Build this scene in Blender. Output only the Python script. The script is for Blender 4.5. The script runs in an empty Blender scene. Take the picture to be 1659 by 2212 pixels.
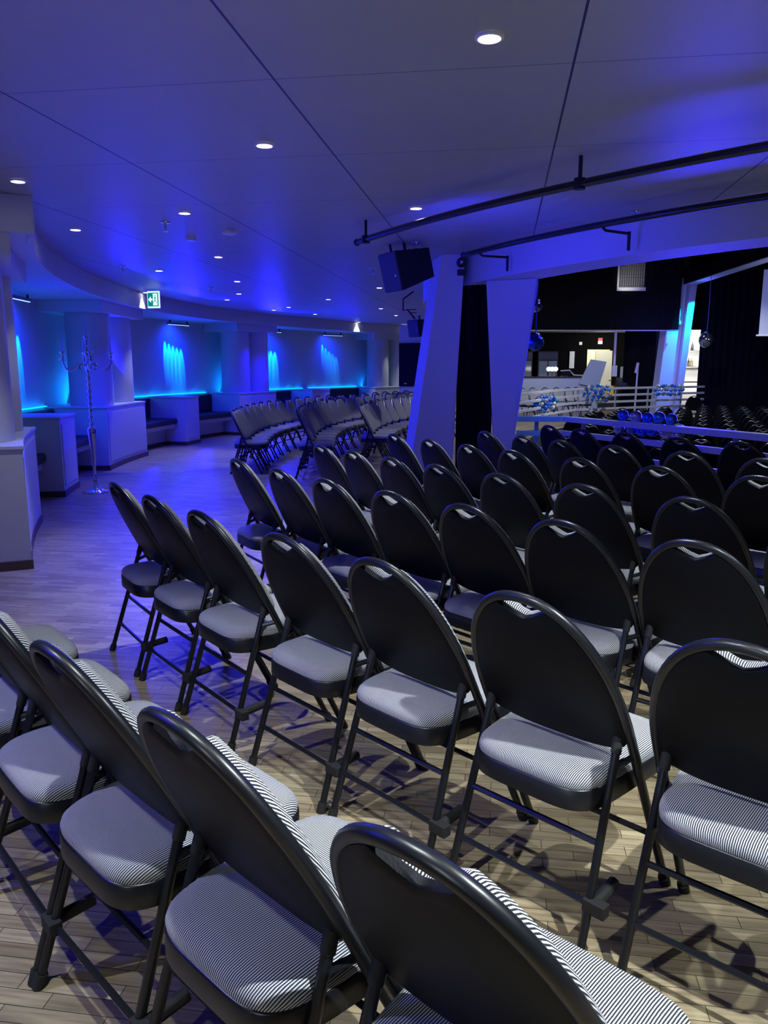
import bpy, bmesh, math, random
from mathutils import Vector, Matrix
random.seed(7)
scn = bpy.context.scene
COL = scn.collection
R = math.radians
PI = math.pi

# ------------------------------------------------------------------ camera
EYE = 1.5
FPX = 1700.0
PITCH = math.atan((1106 - 792) / FPX)
cam_d = bpy.data.cameras.new('camera')
cam = bpy.data.objects.new('camera', cam_d)
COL.objects.link(cam)
cam.location = (0, 0, EYE)
cam.rotation_euler = (PI / 2 - PITCH, 0, 0)
cam_d.sensor_fit = 'VERTICAL'
cam_d.sensor_height = 36.0
cam_d.lens = 36.0 * FPX / 2212.0
cam_d.clip_start = 0.02
cam_d.clip_end = 200
scn.camera = cam

# ------------------------------------------------------------------ exposure and world
scn.view_settings.view_transform = 'Standard'
scn.view_settings.look = 'None'
scn.view_settings.gamma = 1
scn.view_settings.use_curve_mapping = False
scn.view_settings.exposure = 0.15
world = bpy.data.worlds.new('world')
scn.world = world
world.use_nodes = True
wb = world.node_tree.nodes['Background']
wb.inputs[0].default_value = (0.14, 0.16, 0.85, 1)
wb.inputs[1].default_value = 0.025

# ------------------------------------------------------------------ layout: everything is concentric about the round hall
CX, CY = 9.1, 11.2
CEIL = 2.67
def P(r, th, z=0.0):
    return Vector((CX + r * math.cos(R(th)), CY + r * math.sin(R(th)), z))
def interp(tab, th):
    if th <= tab[0][0]: return tab[0][1]
    for (a, va), (b, vb) in zip(tab, tab[1:]):
        if th <= b: return va + (vb - va) * (th - a) / (b - a)
    return tab[-1][1]
RB = [(118, 15.3), (123, 15.0), (129, 14.75), (140, 14.1), (150, 13.85), (160, 13.6), (170, 13.35), (180, 13.1), (190, 13.0), (205, 12.95), (240, 12.95)]
def rb(th): return interp(RB, th)          # room-side face of the booths
def rw(th): return rb(th) + 0.88           # lit wall behind the booths
def rf(th): return rb(th) - 0.15           # curved ceiling fascia
def rg(th): return rb(th) / 13.1
# inner edge of the upper floor (the railing line)
RE = [(70, 13.3), (88, 12.75), (98.5, 11.2), (112, 10.4), (122, 9.4), (137, 8.2), (150, 7.25), (165, 7.25), (260, 7.25)]
def rin(th): return interp(RE, th)

# ------------------------------------------------------------------ lights (downlights of the room, and added washes and fills)
def spot(loc, target, energy, color, size, blend=0.25, rad=0.03):
    d = bpy.data.lights.new('spot_light', 'SPOT')
    d.energy = energy; d.color = color; d.spot_size = R(size); d.spot_blend = blend; d.shadow_soft_size = rad
    o = bpy.data.objects.new('spot_light', d); COL.objects.link(o)
    o.location = loc
    o.rotation_euler = (Vector(target) - Vector(loc)).to_track_quat('-Z', 'Y').to_euler()
    return o
def area(loc, target, energy, color, sx, sy=None, spread=180):
    d = bpy.data.lights.new('area_light', 'AREA')
    d.energy = energy; d.color = color; d.shape = 'RECTANGLE'; d.size = sx; d.size_y = sy or sx; d.spread = R(spread)
    o = bpy.data.objects.new('area_light', d); COL.objects.link(o)
    o.location = loc
    o.rotation_euler = (Vector(target) - Vector(loc)).to_track_quat('-Z', 'Z').to_euler()
    return o
WHITE = (0.88, 0.955, 1.0)
BLUE = (0.010, 0.006, 1.0)
CYAN = (0.0, 0.36, 1.0)
# x, y of every downlight, measured on the ceiling
SPOTS = [(0.38, 3.10), (-0.64, 4.50), (1.83, 4.70), (0.24, 6.20), (-1.54, 6.39), (-2.34, 5.33), (-2.67, 7.14),
         (-1.79, 8.86), (-2.78, 10.10), (-2.04, 11.33), (-2.36, 13.23), (-2.78, 14.40), (-2.31, 17.0), (-1.90, 16.16),
         (-1.56, 18.3), (-0.98, 14.30), (-0.07, 12.24), (-0.06, 16.54), (0.28, 18.75), *[tuple(P(rb(t_) - 0.265, t_)[:2]) for t_ in (133.4, 125.4, 172.0)]]
HIDDEN_SPOTS = [(1.15, 0.8, 2.4), (-0.55, 1.15, 0.8), (2.7, 1.7, 1.1), (-2.0, 1.7, 0.55), (3.3, 3.5, 0.5)]
DOWN_E = 150.0
for i, (x, y) in enumerate(SPOTS):
    if i in (19, 20, 21): spot((x, y, CEIL - 0.02), (x, y, 0), DOWN_E * 0.42, WHITE, 74, 0.3, 0.02)
    elif i < 7: spot((x, y, CEIL - 0.02), (x, y, 0), DOWN_E * (0.28 if i == 5 else 0.12 if i == 6 else 0.3 if i == 4 else 0.85), WHITE, 78, 0.5, 0.022)
    else: spot((x, y, CEIL - 0.02), (x, y, 0), DOWN_E * 0.2, WHITE, 66, 0.7, 0.022)
for x, y, k in HIDDEN_SPOTS:
    spot((x, y, CEIL - 0.02), (x, y, 0), DOWN_E * k, WHITE, 100, 0.35, 0.022)
# unseen spot added behind the camera to rake over the near rows
spot((-2.4, -2.2, 2.6), (0.4, 2.2, 0.0), 120, WHITE, 50, 0.8, 0.03)
# blue area lights added along the booth fronts, without fixtures, to tint the ceiling
for th, e in ((212, 5), (200, 6), (187.5, 20), (174, 26), (161, 30), (148, 30), (135, 24)):
    p = P(rb(th) - 0.03, th, 1.02)
    area(p, P(rb(th) - 3.2, th, 2.6), e, BLUE, 1.9, 0.3)
for th, e in ((181, 90), (166, 100), (150, 100)):  # overhead blue lights added to colour the aisle, no fixture modelled
    p = P(rb(th) - 0.5, th, 2.36)
    area(p, P(rb(th) - 2.6, th, 0.0), e, BLUE, 0.5, 0.3)
for bx, by, be in ((-2.2, 8.6, 170), (-1.75, 6.2, 330), (-1.0, 9.6, 80)):  # downward blue spots added for the blue pool on the aisle floor
    spot((bx, by, 2.6), (bx + 0.1, by - 0.3, 0), be, BLUE, 78, 0.5, 0.05)
# blue fill lights added, without fixtures, for beam, near rows, pit and pillar
area((3.6, 9.2, 1.2), (1.9, 6.9, 2.6), 50, (0.03, 0.02, 1.0), 1.2, 0.4)
area((-2.6, 1.6, 2.0), (1.2, 3.6, 0.5), 26, BLUE, 0.5, 0.4)
area((4.6, 12.5, 4.3), (5.2, 14.5, 0), 40, (0.12, 0.10, 1.0), 2.0)
area((0.2, 5.6, 2.0), (1.6, 7.6, 2.4), 15, (0.02, 0.015, 1.0), 0.5, 0.3, 110)
# spots added over the pit to brighten its rows and the railings
spot((5.2, 15.5, 4.7), (5.6, 20.6, 0.6), 700, (0.9, 0.95, 1.0), 80, 0.8, 0.05)  # added to lift the far railing
spot((2.2, 8.1, 2.3), (1.85, 8.9, 0.9), 40, (0.0, 0.2, 1.0), 60, 0.8, 0.05)  # blue spot added for the left end of the near railing
for p in ((6.5, 21.5, 4.7), (9.0, 19.0, 4.7), (4.5, 17.0, 4.7), (7.0, 14.0, 4.7)):
    spot(p, (p[0] - 0.6, p[1] - 1.5, -0.4), 420, (0.85, 0.9, 1.0), 110, 0.5, 0.05)

# ------------------------------------------------------------------ materials
MATS = {}
def mat(name, col, rough=0.5, metal=0.0, spec=0.5, emit=None, es=0.0, noise=0.0, nscale=12.0, bump=0.0, alpha=1.0, trans=0.0):
    if name in MATS: return MATS[name]
    m = bpy.data.materials.new(name); m.use_nodes = True
    nt = m.node_tree; b = nt.nodes['Principled BSDF']
    b.inputs['Base Color'].default_value = (*col, 1)
    b.inputs['Roughness'].default_value = rough
    b.inputs['Metallic'].default_value = metal
    b.inputs['Specular IOR Level'].default_value = spec
    if trans: b.inputs['Transmission Weight'].default_value = trans
    if alpha < 1: b.inputs['Alpha'].default_value = alpha
    if emit:
        b.inputs['Emission Color'].default_value = (*emit, 1); b.inputs['Emission Strength'].default_value = es
    if noise or bump:
        tc = nt.nodes.new('ShaderNodeTexCoord'); n = nt.nodes.new('ShaderNodeTexNoise')
        n.inputs['Scale'].default_value = nscale; n.inputs['Detail'].default_value = 4
        nt.links.new(tc.outputs['Object'], n.inputs['Vector'])
        if noise:
            mx = nt.nodes.new('ShaderNodeMix'); mx.data_type = 'RGBA'
            mx.inputs[6].default_value = (*[c * (1 - noise) for c in col], 1)
            mx.inputs[7].default_value = (*[min(1, c * (1 + noise)) for c in col], 1)
            nt.links.new(n.outputs['Fac'], mx.inputs[0]); nt.links.new(mx.outputs[2], b.inputs['Base Color'])
        if bump:
            bp = nt.nodes.new('ShaderNodeBump'); bp.inputs['Strength'].default_value = bump; bp.inputs['Distance'].default_value = 0.002
            nt.links.new(n.outputs['Fac'], bp.inputs['Height']); nt.links.new(bp.outputs[0], b.inputs['Normal'])
    MATS[name] = m
    return m

def fabric_mat():
    m = bpy.data.materials.new('ribbed_fabric'); m.use_nodes = True
    nt = m.node_tree; N = nt.nodes; L = nt.links; b = N['Principled BSDF']
    b.inputs['Roughness'].default_value = 0.9; b.inputs['Specular IOR Level'].default_value = 0.15
    tc = N.new('ShaderNodeTexCoord'); sp = N.new('ShaderNodeSeparateXYZ'); L.new(tc.outputs['UV'], sp.inputs[0])
    nz = N.new('ShaderNodeTexNoise'); nz.inputs['Scale'].default_value = 60; L.new(tc.outputs['Object'], nz.inputs['Vector'])
    def M(op, a, b_=None):
        n = N.new('ShaderNodeMath'); n.operation = op
        for k, v in enumerate((a, b_)):
            if v is None: continue
            if isinstance(v, (int, float)): n.inputs[k].default_value = v
            else: L.new(v, n.inputs[k])
        return n.outputs[0]
    X, Y, Z = sp.outputs
    def wave(ang, per, jit):
        u = M('ADD', M('MULTIPLY', X, math.cos(ang)), M('MULTIPLY', Y, math.sin(ang)))
        return M('MULTIPLY', M('SINE', M('ADD', M('MULTIPLY', u, 2 * PI / per), M('MULTIPLY', nz.outputs['Fac'], jit))), 0.5)
    w1 = wave(0.0, 0.0050, 1.0); w2 = wave(R(90), 0.0036, 0.8)
    hgt = M('ADD', M('MULTIPLY', M('ADD', w1, 0.5), 0.84), M('MULTIPLY', M('ADD', w2, 0.5), 0.16))
    class _o: pass
    mul = _o(); mul.outputs = [hgt]
    rp = N.new('ShaderNodeValToRGB')
    rp.color_ramp.elements[0].position = 0.34; rp.color_ramp.elements[0].color = (0.022, 0.023, 0.030, 1)
    rp.color_ramp.elements[1].position = 0.72; rp.color_ramp.elements[1].color = (0.56, 0.57, 0.60, 1)
    L.new(mul.outputs[0], rp.inputs[0]); L.new(rp.outputs[0], b.inputs['Base Color'])
    bp = N.new('ShaderNodeBump'); bp.inputs['Strength'].default_value = 0.15; bp.inputs['Distance'].default_value = 0.0004
    L.new(mul.outputs[0], bp.inputs['Height']); L.new(bp.outputs[0], b.inputs['Normal'])
    return m

def ceiling_mat():
    m = bpy.data.materials.new('panelled_ceiling'); m.use_nodes = True
    nt = m.node_tree; N = nt.nodes; L = nt.links; b = N['Principled BSDF']
    b.inputs['Roughness'].default_value = 0.45
    tc = N.new('ShaderNodeTexCoord'); sp = N.new('ShaderNodeSeparateXYZ')
    mp = N.new('ShaderNodeMapping')
    mp.inputs['Rotation'].default_value = (0, 0, R(8.44))
    L.new(tc.outputs['Object'], mp.inputs['Vector']); L.new(mp.outputs[0], sp.inputs[0])
    def seam(out, off, period, width):
        a = N.new('ShaderNodeMath'); a.operation = 'SUBTRACT'; a.inputs[1].default_value = off; L.new(out, a.inputs[0])
        c = N.new('ShaderNodeMath'); c.operation = 'PINGPONG'; c.inputs[1].default_value = period / 2; L.new(a.outputs[0], c.inputs[0])
        d = N.new('ShaderNodeMath'); d.operation = 'LESS_THAN'; d.inputs[1].default_value = width / 2; L.new(c.outputs[0], d.inputs[0])
        return d.outputs[0]
    s1 = seam(sp.outputs[0], SEAM_U, 1.212, 0.010)
    s2 = seam(sp.outputs[1], SEAM_V, 1.20, 0.0045)
    mxm = N.new('ShaderNodeMath'); mxm.operation = 'MAXIMUM'; L.new(s1, mxm.inputs[0]); L.new(s2, mxm.inputs[1])
    n = N.new('ShaderNodeTexNoise'); n.inputs['Scale'].default_value = 1.3; L.new(tc.outputs['Object'], n.inputs['Vector'])
    base = N.new('ShaderNodeMix'); base.data_type = 'RGBA'
    base.inputs[6].default_value = (0.36, 0.37, 0.38, 1); base.inputs[7].default_value = (0.40, 0.41, 0.42, 1)
    L.new(n.outputs['Fac'], base.inputs[0])
    mx = N.new('ShaderNodeMix'); mx.data_type = 'RGBA'; mx.inputs[7].default_value = (0.02, 0.02, 0.03, 1)
    L.new(mxm.outputs[0], mx.inputs[0]); L.new(base.outputs[2], mx.inputs[6]); L.new(mx.outputs[2], b.inputs['Base Color'])
    return m

def floor_mat():
    m = bpy.data.materials.new('oak_strip_floor'); m.use_nodes = True
    nt = m.node_tree; N = nt.nodes; L = nt.links; b = N['Principled BSDF']
    b.inputs['Roughness'].default_value = 0.38; b.inputs['Specular IOR Level'].default_value = 0.4
    tc = N.new('ShaderNodeTexCoord'); mp = N.new('ShaderNodeMapping'); mp.inputs['Rotation'].default_value = (0, 0, R(8.4))
    L.new(tc.outputs['Object'], mp.inputs['Vector'])
    br = N.new('ShaderNodeTexBrick'); br.offset = 0.37; br.inputs['Scale'].default_value = 1.0
    br.inputs['Brick Width'].default_value = 0.26; br.inputs['Row Height'].default_value = 0.048; br.inputs['Mortar Size'].default_value = 0.0012
    br.inputs['Color1'].default_value = (0.46, 0.375, 0.225, 1); br.inputs['Color2'].default_value = (0.275, 0.21, 0.12, 1)
    br.inputs['Mortar'].default_value = (0.06, 0.045, 0.03, 1); br.inputs['Bias'].default_value = 0.0
    L.new(mp.outputs[0], br.inputs['Vector'])
    mp2 = N.new('ShaderNodeMapping'); mp2.inputs['Scale'].default_value = (3.0, 40.0, 1); L.new(mp.outputs[0], mp2.inputs['Vector'])
    n = N.new('ShaderNodeTexNoise'); n.inputs['Scale'].default_value = 1.6; n.inputs['Detail'].default_value = 6; L.new(mp2.outputs[0], n.inputs['Vector'])
    mx = N.new('ShaderNodeMix'); mx.data_type = 'RGBA'; mx.blend_type = 'MULTIPLY'; mx.inputs[0].default_value = 0.8
    rp = N.new('ShaderNodeValToRGB'); rp.color_ramp.elements[0].color = (0.45, 0.45, 0.45, 1); rp.color_ramp.elements[1].color = (1.2, 1.2, 1.2, 1)
    rp.color_ramp.elements[0].position = .3; rp.color_ramp.elements[1].position = .7
    L.new(n.outputs['Fac'], rp.inputs[0]); L.new(br.outputs['Color'], mx.inputs[6]); L.new(rp.outputs[0], mx.inputs[7])
    L.new(mx.outputs[2], b.inputs['Base Color'])
    bp = N.new('ShaderNodeBump'); bp.inputs['Strength'].default_value = 0.25; bp.inputs['Distance'].default_value = 0.001
    L.new(n.outputs['Fac'], bp.inputs['Height']); L.new(bp.outputs[0], b.inputs['Normal'])
    return m

# phase of the ceiling seams: one runs through this measured point
_th = R(8.44)
def _rot(x, y): return (x * math.cos(_th) - y * math.sin(_th), x * math.sin(_th) + y * math.cos(_th))
SEAM_U = _rot(-0.433, 3.681)[0]
SEAM_V = _rot(-0.463, 3.53)[1]

M_FAB = fabric_mat()
M_CEIL = ceiling_mat()
M_FLOOR = floor_mat()
M_FRAME = mat('black_powder_coat', (0.007, 0.008, 0.011), 0.34, 0.0, 0.5)
M_PANEL = mat('black_plastic_back', (0.0035, 0.004, 0.006), 0.5, 0.0, 0.15, bump=0.2, nscale=300)
M_RUB = mat('black_rubber', (0.01, 0.01, 0.01), 0.8)
M_WALL = mat('white_painted_wall', (0.56, 0.58, 0.60), 0.6, noise=0.03, nscale=3)
M_PLINTH = mat('white_lacquered_board', (0.60, 0.63, 0.66), 0.42, noise=0.03, nscale=5)
M_KICK = mat('brown_skirting', (0.10, 0.065, 0.04), 0.5, noise=0.15, nscale=20)
M_LEATH = mat('dark_leatherette', (0.012, 0.012, 0.02), 0.5, noise=0.2, nscale=40)
M_BLACK = mat('black_cloth', (0.006, 0.006, 0.009), 0.95, spec=0.1)
M_BLK = mat('matt_black_metal', (0.008, 0.008, 0.010), 0.5)
M_PIPE = mat('black_pipe', (0.010, 0.010, 0.013), 0.25, 0.0, 0.7)
M_LAMP = mat('lamp_glass', (1, 1, 1), 0.4, emit=(1.0, 0.97, 0.9), es=14)
M_WMET = mat('white_metal', (0.75, 0.75, 0.76), 0.35)
M_CHROME = mat('polished_silver', (0.62, 0.63, 0.66), 0.12, 1.0)
M_CANDLE = mat('pale_candle_wax', (0.6, 0.6, 0.7), 0.3, trans=0.4)
M_LED = mat('led_lens', (0.1, 0.3, 0.8), 0.3, emit=(0.25, 0.45, 1.0), es=3)
M_LEDLINE = mat('led_strip', (0.0, 0.2, 0.6), 0.3, emit=(0.0, 0.35, 1.0), es=3)
M_RAIL = mat('painted_rail', (0.55, 0.56, 0.60), 0.35, noise=0.05, nscale=4)
M_TV = mat('television_glass', (0.002, 0.002, 0.003), 0.4, 0.0, 0.15)

# ------------------------------------------------------------------ mesh helpers
class MB:
    def __init__(self): self.v = []; self.f = []; self.uv = None
    def add(self, vs, fs):
        o = len(self.v); self.v += [tuple(v) for v in vs]; self.f += [tuple(o + i for i in f) for f in fs]; return self
    def hexa(self, p):     # 4 bottom points, 4 top points (counter-clockwise from above)
        return self.add(p, [(3, 2, 1, 0), (4, 5, 6, 7), (0, 1, 5, 4), (1, 2, 6, 5), (2, 3, 7, 6), (3, 0, 4, 7)])
    def box(self, x0, x1, y0, y1, z0, z1, M=None):
        p = [Vector(q) for q in ((x0, y0, z0), (x1, y0, z0), (x1, y1, z0), (x0, y1, z0), (x0, y0, z1), (x1, y0, z1), (x1, y1, z1), (x0, y1, z1))]
        if M is not None: p = [M @ q for q in p]
        return self.hexa(p)
    def sector(self, t0, t1, ri, ro, z0, z1, n=12):
        ri_ = ri if callable(ri) else (lambda t: ri); ro_ = ro if callable(ro) else (lambda t: ro)
        vs = []; fs = []
        for i in range(n + 1):
            t = t0 + (t1 - t0) * i / n
            vs += [P(ri_(t), t, z0), P(ro_(t), t, z0), P(ro_(t), t, z1), P(ri_(t), t, z1)]
        for i in range(n):
            a = 4 * i; b = a + 4
            for k in range(4):
                k2 = (k + 1) % 4
                fs.append((a + k, a + k2, b + k2, b + k))
        fs.append((3, 2, 1, 0)); e = 4 * n; fs.append((e, e + 1, e + 2, e + 3))
        return self.add(vs, fs)
    def tube(self, pts, r, n=8, closed=False, caps=True):
        pts = [Vector(p) for p in pts]; m = len(pts)
        rr = r if isinstance(r, (list, tuple)) else [r] * m
        vs = []; fs = []; up = None
        for i, p in enumerate(pts):
            if closed: t = pts[(i + 1) % m] - pts[i - 1]
            else: t = pts[min(i + 1, m - 1)] - pts[max(i - 1, 0)]
            t.normalize()
            if up is None:
                up = Vector((0, 0, 1)) if abs(t.z) < 0.9 else Vector((1, 0, 0))
            s = t.cross(up).normalized(); up = s.cross(t).normalized()
            for k in range(n):
                a = 2 * PI * k / n
                vs.append(p + rr[i] * (math.cos(a) * s + math.sin(a) * up))
        for i in range(m if closed else m - 1):
            j = (i + 1) % m
            for k in range(n):
                k2 = (k + 1) % n
                fs.append((i * n + k, i * n + k2, j * n + k2, j * n + k))
        if caps and not closed:
            fs.append(tuple(range(n - 1, -1, -1))); fs.append(tuple((m - 1) * n + k for k in range(n)))
        return self.add(vs, fs)
    def lathe(self, prof, c=(0, 0, 0), n=16, M=None):
        vs = []; fs = []; m = len(prof)
        for r, z in prof:
            for k in range(n):
                a = 2 * PI * k / n
                q = Vector((c[0] + r * math.cos(a), c[1] + r * math.sin(a), c[2] + z))
                vs.append(M @ q if M is not None else q)
        for i in range(m - 1):
            for k in range(n):
                k2 = (k + 1) % n
                fs.append((i * n + k, i * n + k2, (i + 1) * n + k2, (i + 1) * n + k))
        fs.append(tuple(range(n - 1, -1, -1))); fs.append(tuple((m - 1) * n + k for k in range(n)))
        return self.add(vs, fs)
    def ball(self, c, r, n=12, m=8, sz=1.0):
        prof = [(max(1e-4, r * math.sin(PI * i / m)), -r * sz * math.cos(PI * i / m)) for i in range(m + 1)]
        return self.lathe(prof, c, n)
    def mesh(self, name, m, smooth=False):
        me = bpy.data.meshes.new(name); me.from_pydata(self.v, [], self.f)
        bm = bmesh.new(); bm.from_mesh(me); bmesh.ops.recalc_face_normals(bm, faces=bm.faces); bm.to_mesh(me); bm.free()
        me.materials.append(m)
        if self.uv:
            lay = me.uv_layers.new(name='wrap')
            for l in me.loops: lay.data[l.index].uv = self.uv[l.vertex_index]
        if smooth:
            for p in me.polygons: p.use_smooth = True
        return me
    def build(self, name, m, parent=None, smooth=False, bevel=0.0):
        o = bpy.data.objects.new(name, self.mesh(name, m, smooth)); COL.objects.link(o)
        if parent is not None: o.parent = parent
        if bevel:
            b = o.modifiers.new('bevel', 'BEVEL'); b.width = bevel; b.segments = 2; b.limit_method = 'ANGLE'
        if smooth:
            es = o.modifiers.new('edges', 'EDGE_SPLIT'); es.split_angle = R(50)
        return o

def tag(o, label=None, cat=None, group=None, kind=None):
    if label: o['label'] = label
    if cat: o['category'] = cat
    if group: o['group'] = group
    if kind: o['kind'] = kind
    return o
def empty(name, loc=(0, 0, 0), rz=0.0):
    o = bpy.data.objects.new(name, None); COL.objects.link(o); o.location = loc; o.rotation_euler = (0, 0, rz); o.empty_display_size = 0.1
    return o
KIDS = {}
def kids(o):
    return [c for c in bpy.data.objects if c.parent == o]
def copy_tree(o, tree, parent=None):
    c = o.copy(); COL.objects.link(c); c.parent = parent
    for ch, sub in tree: copy_tree(ch, sub, c)
    return c
def tree_of(o):
    return [(c, tree_of(c)) for c in kids(o)]
ORD = ['first', 'second', 'third', 'fourth', 'fifth', 'sixth', 'seventh', 'eighth', 'ninth', 'tenth', 'eleventh', 'twelfth',
       'thirteenth', 'fourteenth', 'fifteenth', 'sixteenth', 'seventeenth', 'eighteenth', 'nineteenth', 'twentieth', 'twenty-first', 'twenty-second', 'twenty-third', 'twenty-fourth', 'twenty-fifth', 'twenty-sixth', 'twenty-seventh', 'twenty-eighth']

# ================================================================== THE SETTING
# upper floor (annular platform around the pit)
fb = MB(); fb.sector(70, 262, rin, 21.0, -0.3, 0.0, 96)
tag(fb.build('floor', M_FLOOR), kind='structure')
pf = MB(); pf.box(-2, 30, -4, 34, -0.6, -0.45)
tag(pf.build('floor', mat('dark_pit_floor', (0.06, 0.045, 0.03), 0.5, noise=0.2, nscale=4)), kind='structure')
pw = MB(); pw.sector(70, 262, lambda t: rin(t) - 0.03, lambda t: rin(t) - 0.002, -0.45, -0.005, 96)
tag(pw.build('trim_1', mat('dark_riser', (0.02, 0.02, 0.025), 0.7)), kind='structure')
# ceiling
cb = MB(); cb.sector(124, 262, lambda t: interp([(124, 10.9), (137, 9.2), (150, 8.35)], t), lambda t: (rf(t) + 0.05) if t < 205 else 19.0, CEIL, CEIL + 0.12, 120)
tag(cb.build('ceiling', M_CEIL), kind='structure')
ocb = MB(); ocb.sector(124, 204.85, lambda t: rf(t) - 0.02, lambda t: rw(t) + 0.35, 2.43, 2.80, 60)
tag(ocb.build('ceiling', M_WALL), kind='structure')
fa = MB(); fa.sector(124, 204.9, lambda t: rf(t) - 0.045, lambda t: rf(t), 2.42, CEIL - 0.002, 80)
tag(fa.build('trim_2', M_WALL, smooth=True), kind='structure')
fe = MB(); fe.sector(204.86, 205.15, lambda t: rf(t) - 0.045, lambda t: rf(t) + 3.2, 2.42, CEIL - 0.002, 2)
tag(fe.build('trim_3', M_WALL), kind='structure')
# ring beam around the pit
bb = MB(); bb.sector(152, 262, 8.10, 8.55, 2.37, CEIL + 0.2, 100)
tag(bb.build('trim_4', M_WALL, smooth=True), kind='structure')
dr = MB(); dr.sector(152, 262, 8.02, 8.095, 2.45, 5.2, 60)
tag(dr.build('wall_ring', M_BLACK), kind='structure')
pc = MB(); pc.box(-2, 30, -2, 34, 5.1, 5.2)
tag(pc.build('ceiling', M_BLACK), kind='structure')
# curved outer wall behind the booths
wl = MB(); wl.sector(118, 206, rw, lambda t: rw(t) + 0.15, 0, 2.6, 60)
tag(wl.build('wall_left', M_WALL, smooth=True), kind='structure')
# end wall beside the television
p0 = P(rw(119), 119); p1 = P(13.4, 119)
ew = MB(); d = (p1 - p0).normalized(); nrm = Vector((-d.y, d.x, 0)) * 0.06
ew.hexa([p0 - nrm, p1 - nrm, p1 + nrm, p0 + nrm] + [q + Vector((0, 0, 2.8)) for q in (p0 - nrm, p1 - nrm, p1 + nrm, p0 + nrm)])
tag(ew.build('wall_end', M_WALL), kind='structure')

# ------------------------------------------------------------------ booths: plinths, columns, lintels, benches, washers
def radial_frame(th):
    a = R(th); return Vector((math.cos(a), math.sin(a), 0)), Vector((math.sin(a), -math.cos(a), 0))
PL = [(204.8, 196.0, 'column'), (189.3, 185.7, 'low'), (178.7, 170.3, 'column'), (162.7, 160.2, 'low'), (153.0, 146.8, 'column'), (140.8, 137.6, 'low'), (129.4, 123.2, 'column')]
PLN = ['nearest white plinth with round columns, at the left edge of the photo', 'low white partition between the two nearest benches',
       'large white plinth behind the tall candelabra, carrying two round columns', 'low white partition right of the bench beside the candelabra plinth',
       'white plinth with two columns behind the curved rows of chairs', 'narrow white partition behind the middle of the far chair rows',
       'farthest white plinth with two columns, near the wall television']
for i, (a, b, k) in enumerate(PL):
    o = empty('plinth' if k == 'column' else 'partition', P(rb((a + b) / 2), (a + b) / 2, 0))
    tag(o, PLN[i], 'plinth' if k == 'column' else 'partition')
    inv = Matrix.Translation(-o.location)
    def seg(name, m_, t0, t1, ri, ro, z0, z1, n=6, bev=0.0):
        s = MB(); s.sector(t0, t1, ri, ro, z0, z1, n)
        s.v = [tuple(Vector(v) - o.location) for v in s.v]
        return s.build(name, m_, o, bevel=bev)
    seg('body', M_PLINTH, a, b, rb, lambda t: rw(t) - 0.01, 0.07, 0.90)
    da = math.degrees(0.012 / 13)
    seg('cap', M_PLINTH, a + da, b - da, lambda t: rb(t) - 0.012, lambda t: rw(t) - 0.008, 0.902, 0.93, bev=0.004)
    seg('skirting', M_KICK, a + da, b - da, lambda t: rb(t) - 0.012, lambda t: rw(t) - 0.008, 0.0, 0.068)
    m_ = math.degrees(0.07 / 13)
    seg('front_panel', M_PLINTH, a - m_, b + m_, lambda t: rb(t) - 0.010, lambda t: rb(t) - 0.0005, 0.12, 0.84, bev=0.004)
    if k == 'column':
        # lintel under the lowered soffit
        s = MB(); s.sector(a + 0.25, b - 0.25, lambda t: rb(t) - 0.03, lambda t: rw(t) + 0.0, 2.27, 2.428, 6)
        tag(s.build('lintel', M_WALL), 'white lintel block above ' + ['the nearest plinth, at the left edge', '', 'the columns behind the candelabra', '', 'the columns behind the curved chair rows', '', 'the farthest pair of columns'][i], 'lintel')
        span = (a - b)
        for j, fr in enumerate((0.27, 0.77)):
            th = a - span * fr
            c = P(rb(th) + 0.36, th, 0)
            s = MB(); s.lathe([(0.315, 0.931), (0.315, 1.5), (0.315, 2.269)], (0, 0, 0), 40)
            co = s.build('round_column', M_WALL, None, smooth=True); co.location = c
            tag(co, 'smooth white round column, ' + ['nearer' if j == 0 else 'farther'][0] + ' of the pair on ' + ['the nearest plinth', '', 'the plinth behind the candelabra', '', 'the plinth behind the curved rows', '', 'the farthest plinth'][i], 'column')
GAPS = [(196.0, 189.3), (185.7, 178.7), (170.3, 162.7), (160.2, 153.0), (146.8, 140.8), (137.6, 129.4)]
BN = ['nearest upholstered bench, right of the nearest plinth', 'upholstered bench left of the candelabra plinth', 'upholstered bench right of the candelabra plinth',
      'upholstered bench right of the second low partition', 'upholstered bench behind the left end of the far chair rows', 'upholstered bench behind the far chair rows, left of the last plinth']
for i, (a, b) in enumerate(GAPS):
    o = empty('bench', P(rb((a + b) / 2) + 0.4, (a + b) / 2, 0)); tag(o, 'dark ' + BN[i], 'bench')
    def seg(name, m_, ri, ro, z0, z1, n=8, bev=0.0, e=0.12):
        s = MB(); s.sector(a - e, b + e, ri, ro, z0, z1, n)
        s.v = [tuple(Vector(v) - o.location) for v in s.v]
        ob = s.build(name, m_, o, bevel=bev); return ob
    seg('seat_board', M_PLINTH, lambda t: rb(t) + 0.22, lambda t: rw(t) - 0.005, 0.34, 0.41)
    seg('base', M_PLINTH, lambda t: rb(t) + 0.45, lambda t: rw(t) - 0.005, 0.07, 0.338)
    seg('skirting', M_KICK, lambda t: rb(t) + 0.44, lambda t: rw(t) - 0.005, 0.0, 0.068)
    seg('seat_cushion', M_LEATH, lambda t: rb(t) + 0.17, lambda t: rw(t) - 0.13, 0.412, 0.52, bev=0.03, e=0.0)
    seg('back_cushion', M_LEATH, lambda t: rw(t) - 0.125, lambda t: rw(t) - 0.01, 0.522, 0.90, bev=0.03, e=0.0)
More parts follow.
